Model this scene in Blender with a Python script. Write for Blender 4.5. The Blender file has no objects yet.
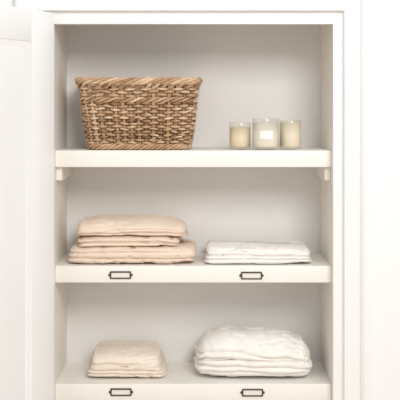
import bpy, math, random, bmesh
from mathutils import Vector, noise
random.seed(7)
S=0.0033; D=3.3; HZ=110; CZ=1.5
def X(px,y=0.0): return (px-200)*S*(D+y)/D
def Z(py,y=0.0): return CZ+(HZ-py)*S*(D+y)/D
sc=bpy.context.scene
sc.view_settings.view_transform='Standard'
sc.view_settings.look='None'
sc.view_settings.exposure=0
# ---------------- materials
def mat(name,col,rough=0.5,bump=0,bscale=200,var=0,vscale=5,metal=0,sheen=0,wr=0):
    m=bpy.data.materials.new(name); m.use_nodes=True
    nt=m.node_tree; b=nt.nodes['Principled BSDF']
    b.inputs['Base Color'].default_value=(*col,1); b.inputs['Roughness'].default_value=rough
    b.inputs['Metallic'].default_value=metal
    if sheen: b.inputs['Sheen Weight'].default_value=sheen
    tc=nt.nodes.new('ShaderNodeTexCoord')
    if var:
        n=nt.nodes.new('ShaderNodeTexNoise'); n.inputs['Scale'].default_value=vscale; n.inputs['Detail'].default_value=3
        nt.links.new(tc.outputs['Object'],n.inputs['Vector'])
        r=nt.nodes.new('ShaderNodeValToRGB')
        r.color_ramp.elements[0].position=.3; r.color_ramp.elements[1].position=.7
        r.color_ramp.elements[0].color=(*[c*(1-var) for c in col],1)
        r.color_ramp.elements[1].color=(*[min(1,c*(1+var*.5)) for c in col],1)
        nt.links.new(n.outputs['Fac'],r.inputs['Fac']); nt.links.new(r.outputs['Color'],b.inputs['Base Color'])
    last=None
    if bump:
        n=nt.nodes.new('ShaderNodeTexNoise'); n.inputs['Scale'].default_value=bscale; n.inputs['Detail'].default_value=4
        nt.links.new(tc.outputs['Object'],n.inputs['Vector'])
        bp=nt.nodes.new('ShaderNodeBump'); bp.inputs['Strength'].default_value=bump; bp.inputs['Distance'].default_value=.002
        nt.links.new(n.outputs['Fac'],bp.inputs['Height']); nt.links.new(bp.outputs['Normal'],b.inputs['Normal']); last=bp
    if wr:
        mp=nt.nodes.new('ShaderNodeMapping'); mp.inputs['Scale'].default_value=(.5,1,1.6); mp.inputs['Rotation'].default_value=(.2,.4,.3)
        n=nt.nodes.new('ShaderNodeTexNoise'); n.inputs['Scale'].default_value=34; n.inputs['Detail'].default_value=3; n.inputs['Distortion'].default_value=1.0
        nt.links.new(tc.outputs['Object'],mp.inputs['Vector']); nt.links.new(mp.outputs[0],n.inputs['Vector'])
        bp=nt.nodes.new('ShaderNodeBump'); bp.inputs['Strength'].default_value=wr; bp.inputs['Distance'].default_value=.012
        nt.links.new(n.outputs['Fac'],bp.inputs['Height']); nt.links.new(bp.outputs['Normal'],last.inputs['Normal'])
    return m
M_back=mat('paint_closet_back',(.82,.80,.775),.7,.05,300,.01)
M_side=mat('paint_closet_side',(.86,.82,.76),.6,.05,300,.01)
M_shelf=mat('paint_shelf',(.91,.88,.835),.45,.04,150,.01)
M_trim=mat('paint_trim',(.89,.885,.88),.4,.03,150,.01)
M_wall=mat('paint_wall',(.88,.88,.885),.8,.06,300,.01)
M_door=mat('paint_door',(.88,.88,.88),.4,.03,120,.01)
M_floor=mat('floor_wood',(.62,.50,.38),.5,.1,40,.15,6)
M_beige=mat('linen_beige',(.84,.69,.565),.9,.2,420,.03,25,sheen=.1,wr=.25)
M_beige2=mat('linen_light_beige',(.86,.76,.65),.9,.2,420,.03,25,sheen=.1,wr=.25)
M_white=mat('linen_white',(.91,.88,.84),.9,.2,420,.02,25,sheen=.1,wr=.22)
M_bronze=mat('bronze',(.10,.08,.07),.45,.1,200,.2,40,metal=.6)
M_card=mat('label_card',(.86,.82,.74),.8,.02,300,.02)
M_wax1=mat('wax_amber',(.87,.74,.54),.5,.02,60,.03,20)
M_wax2=mat('wax_cream',(.90,.84,.74),.5,.02,60,.03,20)
M_wax3=mat('wax_ivory',(.89,.80,.65),.5,.02,60,.03,20)
M_wick=mat('wick',(.75,.70,.6),.9,.1,300,.1)
M_paper=mat('candle_label',(.91,.89,.86),.7,.02,300,.02)
def glassmat():
    m=bpy.data.materials.new('clear_glass'); m.use_nodes=True; nt=m.node_tree
    nt.nodes.remove(nt.nodes['Principled BSDF']); out=nt.nodes['Material Output']
    t=nt.nodes.new('ShaderNodeBsdfTransparent'); t.inputs[0].default_value=(.985,.98,.965,1)
    g=nt.nodes.new('ShaderNodeBsdfGlossy'); g.inputs['Roughness'].default_value=.08
    lw=nt.nodes.new('ShaderNodeLayerWeight'); lw.inputs['Blend'].default_value=.5
    pw=nt.nodes.new('ShaderNodeMath'); pw.operation='POWER'; pw.inputs[1].default_value=4
    ml=nt.nodes.new('ShaderNodeMath'); ml.operation='MULTIPLY_ADD'; ml.inputs[1].default_value=.4; ml.inputs[2].default_value=.03
    nt.links.new(lw.outputs['Facing'],pw.inputs[0]); nt.links.new(pw.outputs[0],ml.inputs[0])
    mx=nt.nodes.new('ShaderNodeMixShader')
    nt.links.new(ml.outputs[0],mx.inputs[0]); nt.links.new(t.outputs[0],mx.inputs[1]); nt.links.new(g.outputs[0],mx.inputs[2])
    nt.links.new(mx.outputs[0],out.inputs['Surface']); return m
M_glass=glassmat()
def wickermat():
    m=bpy.data.materials.new('wicker_rattan'); m.use_nodes=True; nt=m.node_tree; b=nt.nodes['Principled BSDF']
    b.inputs['Roughness'].default_value=.5
    a=nt.nodes.new('ShaderNodeAttribute'); a.attribute_name='tone'
    r=nt.nodes.new('ShaderNodeValToRGB'); e=r.color_ramp.elements
    e[0].position=0; e[0].color=(.17,.085,.04,1); e[1].position=1; e[1].color=(.76,.57,.39,1)
    k=e.new(.35); k.color=(.37,.215,.115,1); k=e.new(.7); k.color=(.57,.37,.215,1)
    tc=nt.nodes.new('ShaderNodeTexCoord'); n=nt.nodes.new('ShaderNodeTexNoise'); n.inputs['Scale'].default_value=55; n.inputs['Detail'].default_value=4
    nt.links.new(tc.outputs['Object'],n.inputs['Vector'])
    s=nt.nodes.new('ShaderNodeMath'); s.operation='MULTIPLY_ADD'; s.inputs[1].default_value=.8; s.inputs[2].default_value=-.4
    nt.links.new(n.outputs['Fac'],s.inputs[0])
    ad=nt.nodes.new('ShaderNodeMath'); ad.operation='ADD'; nt.links.new(a.outputs['Fac'],ad.inputs[0]); nt.links.new(s.outputs[0],ad.inputs[1])
    nt.links.new(ad.outputs[0],r.inputs['Fac']); nt.links.new(r.outputs['Color'],b.inputs['Base Color'])
    return m
M_wick_er=wickermat()
# ---------------- helpers
def mkobj(name,verts,faces,m,smooth=False,parent=None,mats=None,fm=None):
    me=bpy.data.meshes.new(name); me.from_pydata([tuple(v) for v in verts],[],faces); me.update()
    o=bpy.data.objects.new(name,me); sc.collection.objects.link(o)
    if mats:
        for q in mats: me.materials.append(q)
        for p,i in zip(me.polygons,fm): p.material_index=i
    else: me.materials.append(m)
    if smooth:
        for p in me.polygons: p.use_smooth=True
    if parent: o.parent=parent
    return o
def box(name,x0,x1,y0,y1,z0,z1,m,bev=0.0,parent=None):
    v=[(x,y,z) for x in(x0,x1) for y in(y0,y1) for z in(z0,z1)]
    f=[(0,1,3,2),(4,6,7,5),(0,4,5,1),(2,3,7,6),(0,2,6,4),(1,5,7,3)]
    o=mkobj(name,v,f,m,parent=parent)
    if bev:
        b=o.modifiers.new('b','BEVEL'); b.width=bev; b.segments=3
        for p in o.data.polygons: p.use_smooth=True
        o.modifiers.new('w','WEIGHTED_NORMAL')
    return o
def join(objs,name):
    dg=bpy.context.evaluated_depsgraph_get()
    V=[];F=[];FM=[];mats=[];SM=[]
    for o in objs:
        ev=o.evaluated_get(dg); me=ev.to_mesh(); b=len(V); mw=o.matrix_world
        V+=[mw@v.co for v in me.vertices]
        for p in me.polygons:
            F.append([b+i for i in p.vertices]); mm=o.data.materials[p.material_index]
            if mm not in mats: mats.append(mm)
            FM.append(mats.index(mm)); SM.append(p.use_smooth)
        ev.to_mesh_clear()
    for o in objs: bpy.data.objects.remove(o)
    r=mkobj(name,V,F,None,mats=mats,fm=FM)
    for p,s in zip(r.data.polygons,SM): p.use_smooth=s
    return r
# ---------------- closet shell
XL=X(55); XR=X(331.5); YB=0.30; YF=-0.04
ZT=Z(24,YF)
ZC=ZT+.10
ZR=2.45
box('wall_back',XL-.02,XR+.02,YB,YB+.02,0,ZC,M_back)
box('wall_left',XL-.02,XL,YF,YB,0,ZC,M_side)
box('wall_right',XR,XR+.02,YF,YB,0,ZC,M_side)
box('trim_1',XL,XR,YF,0.0,ZT,ZC-.0,M_trim)            # header
box('ceiling',XL-.02,XR+.02,YF,YB+.02,ZC,ZC+.02,M_side)
def ring(name,u0,u1,top0,top1,y0,y1,m,bev=0):
    a=[]
    a.append(box('t',XL-u1,XL-u0,y0,y1,0,ZT+top1,m,bev))
    a.append(box('t',XR+u0,XR+u1,y0,y1,0,ZT+top1,m,bev))
    a.append(box('t',XL-u0,XR+u0,y0,y1,ZT+top0,ZT+top1,m,bev))
    return join(a,name)
st=.032
ring('trim_2',0.0201,st,.036,.04,YF,YF+.03,M_trim)
def casing(name):
    prof=[(0,0),(0,-.018),(.003,-.023),(.010,-.023),(.013,-.014),(.018,-.011),(.052,-.017),(.055,-.024),(.060,-.029),(.066,-.033),(.080,-.034),(.086,-.032),(.089,-.026),(.089,0)]
    ix0=XL-st; ix1=XR+st; iz=ZT+.04
    V=[];F=[]
    n=len(prof)
    for (u,v) in prof: V.append((ix0-u,YF+v,0))
    for (u,v) in prof: V.append((ix0-u,YF+v,iz+u))
    for (u,v) in prof: V.append((ix1+u,YF+v,iz+u))
    for (u,v) in prof: V.append((ix1+u,YF+v,0))
    for s in range(3):
        for i in range(n-1):
            F.append((s*n+i,s*n+i+1,(s+1)*n+i+1,(s+1)*n+i))
    return mkobj(name,V,F,M_trim)
casing('trim_3')
a=[box('t',XL-st,XL-.0,YF-.004,YF,0,ZT+.04,M_trim),box('t',XR,XR+st,YF-.004,YF,0,ZT+.04,M_trim),box('t',XL,XR,YF-.004,YF,ZT,ZT+.04,M_trim)]
join(a,'trim_4')
a=[box('t',-2.2,XL-.02,YF,YF+.1,0,ZR,M_wall),box('t',XR+.02,2.2,YF,YF+.1,0,ZR,M_wall),box('t',XL-.02,XR+.02,YF,YF+.05,ZC+.02,ZR,M_wall)]
join(a,'wall_front')
box('floor',-2.2,2.2,-4.2,YB+.02,-.05,0,M_floor)
box('baseboard_right',XR+.125,2.2,YF-.015,YF,0,.12,M_trim,.003)
box('baseboard_left',-2.2,XL-.125,YF-.015,YF,0,.12,M_trim,.003)
def shelf(top,cleat,name='closet_shelf'):
    z=Z(top); a=[]
    a.append(box('t',XL+.0005,XR-.0005,.018,YB-.0005,z-.022,z,M_shelf))
    a.append(box('t',XL+.0005,XR-.0005,0,.0185,z-.055,z,M_shelf,.0018))
    if cleat:
        a.append(box('t',XL+.0005,XL+.02,.02,YB-.001,z-.10,z-.022,M_side,.001))
        a.append(box('t',XR-.02,XR-.0005,.02,YB-.001,z-.10,z-.022,M_side,.001))
    return join(a,name)
shelf(150.5,True); shelf(266,False); shelf(384,False)
box('t',XL+.0005,XR-.0005,0,YB-.0005,.10,.155,M_shelf,.002).name='closet_shelf'
# ---------------- door
def door():
    Wd=.90; T=.035; z0=.01; z1=Z(13,-.08)
    parts=[]; fr=.125; top=.10
    def b(u0,u1,t0,t1,a,c,bev=.0015): parts.append(box('t',u0,u1,t0,t1,a,c,M_door,bev))
    b(0,fr,-T,0,z0,z1); b(Wd-fr,Wd,-T,0,z0,z1)
    b(fr,Wd-fr,-T,0,z1-top,z1); b(fr,Wd-fr,-T,0,z0,z0+.2)
    b(fr-.002,Wd-fr+.002,-T+.012,-.012,z0+.19,z1-top+.01,0)
    pr=[(0,0),(.004,-.004),(.010,-.005),(.016,-.010),(.018,-.012)]
    for sgn in(0,1):
        V=[];F=[];n=len(pr)
        za=z0+.2; zb=z1-top; ua=fr; ub=Wd-fr
        for cu,cz,su,sz in((ua,za,1,1),(ub,za,-1,1),(ub,zb,-1,-1),(ua,zb,1,-1)):
            for (o,d) in pr:
                t=d if sgn==0 else -T-d
                V.append((cu+su*o,t,cz+sz*o))
        for s in range(4):
            for i in range(n-1):
                q=(s+1)%4; F.append((s*n+i,s*n+i+1,q*n+i+1,q*n+i))
        parts.append(mkobj('t',V,F,M_door,True))
    o=join(parts,'door_1')
    o.location=(X(54.3,-.08),-.08,0); o.rotation_euler=(0,0,math.radians(-115))
    return o
door()
# ---------------- tubes
def tube(V,F,T,pts,r,tone,closed=True,k=6,seed=0):
    n=len(pts); base=len(V)
    for i,p in enumerate(pts):
        a=pts[(i-1)%n] if closed or i>0 else pts[i]; c=pts[(i+1)%n] if closed or i<n-1 else pts[i]
        t=(c-a).normalized(); up=Vector((0,0,1)) if abs(t.z)<.9 else Vector((0,1,0))
        s=t.cross(up).normalized(); u=s.cross(t)
        rr=r*(1+.18*noise.noise(Vector((i*.13,seed*3.1,0))))
        if not closed and i in(0,n-1): rr*=.6
        for j in range(k):
            g=2*math.pi*j/k; V.append(p+s*math.cos(g)*rr+u*math.sin(g)*rr)
            T.append(tone+.5*noise.noise(Vector((i*.04+seed*5.7,seed*1.7,3))))
    for i in range(n if closed else n-1):
        q=(i+1)%n
        for j in range(k):
            l=(j+1)%k; F.append((base+i*k+j,base+q*k+j,base+q*k+l,base+i*k+l))
    if not closed:
        F.append([base+j for j in range(k)][::-1]); F.append([base+(n-1)*k+j for j in range(k)])
# ---------------- basket
def basket():
    zb=Z(150.5)+.0005; H=.242; cx=X(137.7,.02); cy=.157
    def plan(u,f):
        hw=.166+.032*f; hd=.106+.016*f; r=.045
        sx=2*(hw-r); sy=2*(hd-r); q=math.pi*r/2; L=2*sx+2*sy+4*q
        s=(u%1)*L
        segs=[('l',sx),('a',q),('l',sy),('a',q),('l',sx),('a',q),('l',sy),('a',q)]
        x,y,h=-(hw-r),-hd,0.0
        for ty,ln in segs:
            if s<=ln:
                if ty=='l': return (x+math.cos(h)*s,y+math.sin(h)*s),(math.sin(h),-math.cos(h))
                a=h+s/r; ox=x-math.sin(h)*r; oy=y+math.cos(h)*r
                return (ox+math.sin(a)*r,oy-math.cos(a)*r),(math.sin(a),-math.cos(a))
            s-=ln
            if ty=='l': x+=math.cos(h)*ln; y+=math.sin(h)*ln
            else:
                a=h+math.pi/2; ox=x-math.sin(h)*r; oy=y+math.cos(h)*r
                x=ox+math.sin(a)*r; y=oy-math.cos(a)*r; h=a
        return (-(hw-r),-hd),(0,-1)
    def P(u,z,off):
        f=max(0,min(1,z/H)); (x,y),(nx,ny)=plan(u,f)
        w=.004*noise.noise(Vector((u*9,z*14,1)))
        sag=.006*noise.noise(Vector((u*6,z*3,8)))*f
        return Vector((cx+x+nx*(off+w),cy+y+ny*(off+w),zb+z+sag))
    V=[];F=[];T=[]; N=44
    for s in range(N):
        u=(s+.5)/N; tn=random.uniform(.3,.8)
        for dd in(-.0022,.0022):
            tube(V,F,T,[P(u+dd*1.0+.001*noise.noise(Vector((s,i*.4,dd*900))),.006+(H-.014)*i/14,0) for i in range(15)],.0030,tn,False,6,s)
    z=.024; row=0
    while z<H-.034:
        wale = (H-.078<z<H-.060)
        if wale:
            for k in range(3):
                pts=[]
                for i in range(N*7):
                    u=i/(N*7); ph=2*math.pi*(u*14+k/3)
                    pts.append(P(u,z+.006*math.sin(ph)+.003,.007*math.cos(ph)+.001))
                tube(V,F,T,pts,.0043,random.uniform(.5,.9),True,6,row*3+k)
            z+=.019
        else:
            r=random.uniform(.0038,.0050); pts=[]
            for i in range(N*7):
                u=i/(N*7)
                o=math.cos(math.pi*(u*N-.5+row)); o=math.copysign(abs(o)**.75,o)
                zz=z+.005*noise.noise(Vector((u*26,z*25,0)))+.0022*noise.noise(Vector((u*60,row*3.3,0)))
                pts.append(P(u,zz,.0088*o))
            tube(V,F,T,pts,r,random.choice([.3,.45,.6,.7,.8,.95])+random.uniform(-.05,.05),True,6,row+50)
            z+=r*2.15
        row+=1
    def rope(zc,R,n,turn,r,o0=0,rz=1.0):
        for k in range(n):
            pts=[]
            for i in range(420):
                u=i/420; ph=2*math.pi*(u*turn+k/n)
                pts.append(P(u,zc+R*rz*math.sin(ph),o0+R*math.cos(ph)))
            tube(V,F,T,pts,r,random.uniform(.5,.95),True,6,k+200+int(zc*1000))
    rope(H-.011,.0084,5,9,.0052,.005)
    rope(.011,.0066,4,14,.0044,.001)
    for s in range(N):
        u=(s+.5)/N
        pts=[P(u+.022*t/7,H-.036+.020*t/7,.0085+.003*math.sin(math.pi*t/7)) for t in range(8)]
        tube(V,F,T,pts,.0032,random.uniform(.3,1.0),False,6,s+300)
    for s in range(50):
        u=random.random(); zz=random.uniform(.03,H-.04); sl=random.uniform(-.008,.008)
        pts=[P(u+.018*t/5,zz+sl*t/5,.008+.0012*t) for t in range(6)]
        tube(V,F,T,pts,.003,random.uniform(.3,1),False,6,s+400)
    for i in range(26):
        y=cy-.095+.19*i/25
        tube(V,F,T,[Vector((cx-.16+.32*j/20,y,zb+.010+.002*math.sin(math.pi*(j+i)))) for j in range(21)],.0042,random.uniform(.4,.8),False,6,i+500)
    o=mkobj('wicker_basket',V,F,M_wick_er,True)
    at=o.data.attributes.new('tone','FLOAT','POINT'); at.data.foreach_set('value',T)
basket()
# ---------------- candles
def lathe(prof,m,parent,name,cx,cy,cz,n=64):
    V=[];F=[]; k=len(prof)
    for i in range(n):
        a=2*math.pi*i/n
        for r,z in prof: V.append((cx+r*math.cos(a),cy+r*math.sin(a),cz+z))
    for i in range(n):
        q=(i+1)%n
        for j in range(k-1): F.append((i*k+j,q*k+j,q*k+j+1,i*k+j+1))
    return mkobj(name,V,F,m,True,parent)
def candle(px,y,R,H,fill,wax,label,nw):
    e=bpy.data.objects.new('glass_jar_candle',None); sc.collection.objects.link(e)
    cx=X(px,y); cz=Z(150.5)+.0005; e.location=(cx,y,cz)
    t=.0022
    lathe([(.0001,0),(R-.005,0),(R-.002,.0012),(R,.005),(R,H-.002),(R-.0006,H-.0004),(R-t/2,H),(R-t+.0004,H-.0006),(R-t,H-.003),(R-t,.011),(R-t-.003,.008),(.0001,.0075)],M_glass,e,'jar',0,0,0)
    w=R-t-.0004
    lathe([(.0001,.0085),(w-.003,.0085),(w,.012),(w,fill*H+.002),(w-.0015,fill*H+.0008),(w-.004,fill*H),(.0001,fill*H-.0005)],wax,e,'wax',0,0,0)
    for i in range(nw):
        ox=(i-(nw-1)/2)*.018
        lathe([(.0001,fill*H-.004),(.0012,fill*H-.004),(.0011,fill*H+.009),(.0001,fill*H+.0095)],M_wick,e,'wick_%d'%(i+1),ox,0,0,12)
    if label:
        V=[];F=[];rr=R+.0004; a0=-math.pi/2; hw,h0,h1=label
        for i in range(17):
            a=a0+(i/16-.5)*2*hw
            for rad,z in((rr,h0),(rr,h1)): V.append((rad*math.cos(a),rad*math.sin(a),z*1.0))
        for i in range(16): F.append((i*2,i*2+2,i*2+3,i*2+1))
        mkobj('label',V,F,M_paper,True,e)
candle(240,.085,.0375,.091,.80,M_wax1,None,1)
candle(265.5,.055,.0455,.105,.84,M_wax2,(.5,.035,.064),2)
candle(290.3,.085,.0375,.100,.90,M_wax3,None,1)
# ---------------- label holders
def holder(px,py):
    x=X(px); z=Z(py); W=.036; H=.0125
    e=bpy.data.objects.new('label_holder',None); sc.collection.objects.link(e); e.location=(x,-.0005,z)
    V=[];F=[]
    def rr(w,h,r,y):
        out=[]
        for cxs,czs,a in((1,1,0),(-1,1,90),(-1,-1,180),(1,-1,270)):
            for i in range(5):
                g=math.radians(a+i*22.5); out.append((cxs*(w-r)+r*math.cos(g),y,czs*(h-r)+r*math.sin(g)))
        return out
    loops=[rr(W-.001,H,.003,0),rr(W-.001,H,.003,-.003),rr(W-.0028,H-.0018,.002,-.0042),rr(W-.0055,H-.0043,.0015,-.0036),rr(W-.0055,H-.0043,.0015,-.0005)]
    n=20
    for l in loops:V+=l
    for s in range(4):
        for i in range(n):
            q=(i+1)%n; F.append((s*n+i,s*n+q,(s+1)*n+q,(s+1)*n+i))
    mkobj('frame',V,F,M_bronze,False,e)
    box('card',-W+.0045,W-.0045,-.0012,-.0004,-H+.0035,H-.0035,M_card,parent=e)
    for sx in(-1,1):
        V=[]
        for i in range(12):
            g=2*math.pi*i/12
            V.append((sx*(W+.0005)+.0042*math.cos(g),0,.0042*math.sin(g))); 
        for i in range(12):
            g=2*math.pi*i/12
            V.append((sx*(W+.0005)+.0036*math.cos(g),-.0026,.0036*math.sin(g)))
        F=[(i,(i+1)%12,12+(i+1)%12,12+i) for i in range(12)]+[list(range(12,24))]
        mkobj('ear_%d'%(1 if sx<0 else 2),V,F,M_bronze,False,e)
for p in((120.5,275),(251.5,275.5),(121,392),(252.5,392.5)): holder(*p)
# ---------------- folded linens: soft wrapped bundles with fold grooves
def interp(tab,x):
    if x<=tab[0][0]: return tab[0][1]
    for (a,b),(c,d) in zip(tab,tab[1:]):
        if x<=c:
            t=(x-a)/(c-a); t=t*t*(3-2*t); return b+(d-b)*t
    return tab[-1][1]
def bundle(name,m,x0,x1,yf,depth,zs,zlo,H,grooves,prof,seed,ex=7,en=4.5,wr=.003,lump=.004,Htot=None,taper=0,cw=.0035,nx=260,endin=()):
    """grooves: list of (hl,hr,depth,xa,xb): height fraction at left/right, fades outside xa..xb (-1..1)
       endin: inset of the left,right ends above each groove"""
    Htot=Htot or H; cx=(x0+x1)/2; W=x1-x0; cy=yf+depth/2
    ring=[]
    def se(a):
        c,s=math.cos(a),math.sin(a)
        return (math.copysign(abs(c)**(2/en),c),math.copysign(abs(s)**(2/en),s))
    raw=[se(2*math.pi*i/4000) for i in range(4000)]
    L=[0]
    for i in range(4000):
        a=raw[i]; b=raw[(i+1)%4000]
        dy=(b[0]-a[0])*depth/2; dz=(b[1]-a[1])*H/2
        wgt=3.0 if (a[0]<-.80) else (1.0 if a[1]>0 or a[0]<0 else .4)
        L.append(L[-1]+math.hypot(dy,dz)*wgt)
    nr=max(140,min(260,int(L[-1]/.0028))); k=0
    for i in range(nr):
        t=L[-1]*i/nr
        while L[k+1]<t: k+=1
        ring.append(raw[k%4000])
    V=[];F=[]
    for i in range(nx+1):
        xx=.5*math.sin(-math.pi/2+math.pi*i/nx)+.5*(-1+2*i/nx)
        xx=max(-1,min(1,xx))
        sc_=max(max(.0,1-abs(xx)**ex)**(1/ex),.02)
        for (ry,rz) in ring:
            V.append(Vector((xx*W/2,ry*sc_*depth/2,rz*(.25+.75*sc_)*H/2 if sc_>.3 else rz*H/2*(.25+.75*sc_)*(sc_/.3)**.5)))
    for i in range(nx):
        for j in range(nr):
            q=(j+1)%nr; F.append((i*nr+j,i*nr+q,(i+1)*nr+q,(i+1)*nr+j))
    F.append(list(range(nr))[::-1]); F.append([nx*nr+j for j in range(nr)])
    me=bpy.data.meshes.new('tmp'); me.from_pydata([tuple(v) for v in V],[],F); me.update()
    bm=bmesh.new(); bm.from_mesh(me); bmesh.ops.recalc_face_normals(bm,faces=bm.faces); bm.normal_update(); bm.verts.ensure_lookup_table()
    N=[v.normal.copy() for v in bm.verts]; Fs=[[v.index for v in f.verts] for f in bm.faces]; bm.free(); bpy.data.meshes.remove(me)
    out=[]
    for v,nn in zip(V,N):
        xn=v.x/(W/2); zf=v.z/H+.5; yn=v.y/(depth/2)
        side=max(0,1-abs(nn.z))**.5
        d=0
        for gi,(hl,hr,dep,xa,xb) in enumerate(grooves):
            hx=hl+(hr-hl)*(xn+1)/2+.05*noise.noise(Vector((xn*2.6+gi*7+seed,yn*1.5,gi)))
            f=1.0
            if xn<xa: f=max(0,1-(xa-xn)/.3)
            if xn>xb: f=max(0,1-(xn-xb)/.3)
            f=f*f*(3-2*f)
            t=(zf-hx)*H
            w_=cw*(.8 if t<0 else 1.3)
            d-=dep*f*math.exp(-abs(t)/w_)*side
            d+=dep*.35*f*math.exp(-((t-cw*3)/(cw*2.5))**2)*side
            if endin and gi<len(endin):
                s_=1/(1+math.exp(max(-30,min(30,-t/.0012))))
                e_=endin[gi][0] if xn<0 else endin[gi][1]
                if abs(nn.x)>.15: d-=e_*s_*abs(nn.x)*f
        P=Vector((v.x,v.y,v.z))
        mask=max(0,noise.noise(Vector((v.x*7+seed*3,v.y*7,v.z*8)))+.3)
        r1=1-abs(noise.noise(Vector((v.x*8+v.z*14+v.y*6+seed,v.y*15-v.x*6,v.z*24-v.x*7))))*4.5
        r2=1-abs(noise.noise(Vector((v.x*17-v.z*10+seed*2,v.y*24+v.x*9,v.z*36+v.x*10))))*4.5
        d-=wr*(max(0,r1)*mask*1.8+max(0,r2)*mask*1.0)
        d+=lump*noise.noise(Vector((v.x*8+seed,v.y*9,v.z*13)))
        P+=nn*d
        zrel=P.z+H/2
        za=zlo+zrel
        hh=max(0,za/Htot)
        pf=interp(prof,xn)
        yn2=max(-1,min(1,yn))
        pf*=1-.10*(abs(yn2)**3)
        za=za*(1-(1-pf)*min(1,hh*1.2))
        za+=lump*1.2*noise.noise(Vector((v.x*6+seed,v.y*6,9)))*min(1,hh)
        bx=cx+P.x*(1-taper*zrel/H)
        by=cy+P.y
        out.append((bx,by,zs+.0006+max(0,za)))
    return mkobj(name,out,Fs,m,True)
z2=Z(266); z3=Z(384)
pA=[(-1,.84),(-.86,.95),(-.55,1.0),(.1,1.0),(.6,.99),(.85,.93),(1,.80)]
PX=X
bundle('folded_linen_sheet',M_beige,PX(65.5,.015),PX(195,.015),.014,.26,z2,0,.063,[(.34,.30,.011,-1,1),(.66,.72,.009,-1,.5)],[(-1,.72),(-.85,.93),(-.5,1),(.6,1),(.9,.97),(1,.85)],3,ex=9,en=5,Htot=.145,wr=.004,endin=[(.006,-.002),(.01,.006)])
bundle('folded_linen_sheet',M_beige,PX(77,.015),PX(181,.015),.020,.25,z2,.0595,.041,[(.48,.42,.010,-1,1)],pA,14,ex=9,en=5,Htot=.145,wr=.004,endin=[(-.003,.008)])
bundle('folded_linen_sheet',M_beige,PX(73,.015),PX(188,.015),.015,.25,z2,.0975,.053,[(.26,.44,.011,-1,1),(.66,.62,.008,-.3,1)],pA,27,ex=8,en=4,Htot=.148,wr=.004,endin=[(.008,.004),(.0,.008)])
pB=[(-1,.80),(-.88,.97),(-.5,1),(0,.98),(.5,.95),(.85,.86),(1,.66)]
bundle('folded_white_sheet',M_white,PX(204.5,.02),PX(313.5,.02),.014,.24,z2,0,.064,[(.26,.26,.010,-1,1),(.54,.48,.011,-1,1),(.76,.70,.007,-1,-.1)],pB,33,ex=12,en=6,lump=.004,wr=.004,endin=[(.004,.003),(.004,.008),(.004,.0)])
pC=[(-1,.80),(-.85,.93),(-.4,1),(.3,.99),(.8,.95),(1,.82)]
bundle('folded_cotton_sheet',M_beige2,PX(84,.05),PX(166,.05),.042,.225,z3,0,.095,[(.16,.18,.011,-1,1),(.36,.34,.011,-1,1),(.62,.50,.008,-1,.3)],pC,48,ex=9,en=5,taper=.12,nx=200,endin=[(.005,.003),(.008,.004),(.004,.006)])
pD=[(-1,.70),(-.8,.93),(-.45,1.0),(.1,1.0),(.5,.96),(.8,.84),(1,.62)]
bundle('folded_duvet',M_white,PX(193.5,.03),PX(314.5,.03),.020,.255,z3,0,.150,[(.15,.16,.013,-1,1),(.34,.29,.014,-1,1),(.56,.40,.014,-1,.2),(.80,.46,.014,-1,.6)],pD,55,ex=5,en=3.6,wr=.006,lump=.009,cw=.005,endin=[(.004,.0),(.006,.004),(-.006,.0),(.010,.0)])
# ---------------- light
w=bpy.data.worlds.new('w'); sc.world=w; w.use_nodes=True
w.node_tree.nodes['Background'].inputs[0].default_value=(1,.995,.985,1); w.node_tree.nodes['Background'].inputs[1].default_value=.76
def area(name,loc,tgt,sx,sy,e,col):
    l=bpy.data.lights.new(name,'AREA'); l.shape='RECTANGLE'; l.size=sx; l.size_y=sy; l.energy=e; l.color=col
    o=bpy.data.objects.new(name,l); sc.collection.objects.link(o); o.location=loc
    o.rotation_euler=(Vector(tgt)-Vector(loc)).to_track_quat('-Z','Y').to_euler()
area('added_softbox',(1.1,-3.8,3.2),(0,.1,1.3),1.5,1.3,98,(1,.985,.96))  # unseen soft area light, added above and behind the camera
# ---------------- camera
c=bpy.data.cameras.new('cam'); co=bpy.data.objects.new('camera',c); sc.collection.objects.link(co)
co.location=(0,-D,CZ); co.rotation_euler=(math.pi/2,0,0)
c.sensor_width=36; c.lens=36*D/(400*S); c.shift_y=-(200-HZ)/400
sc.camera=co
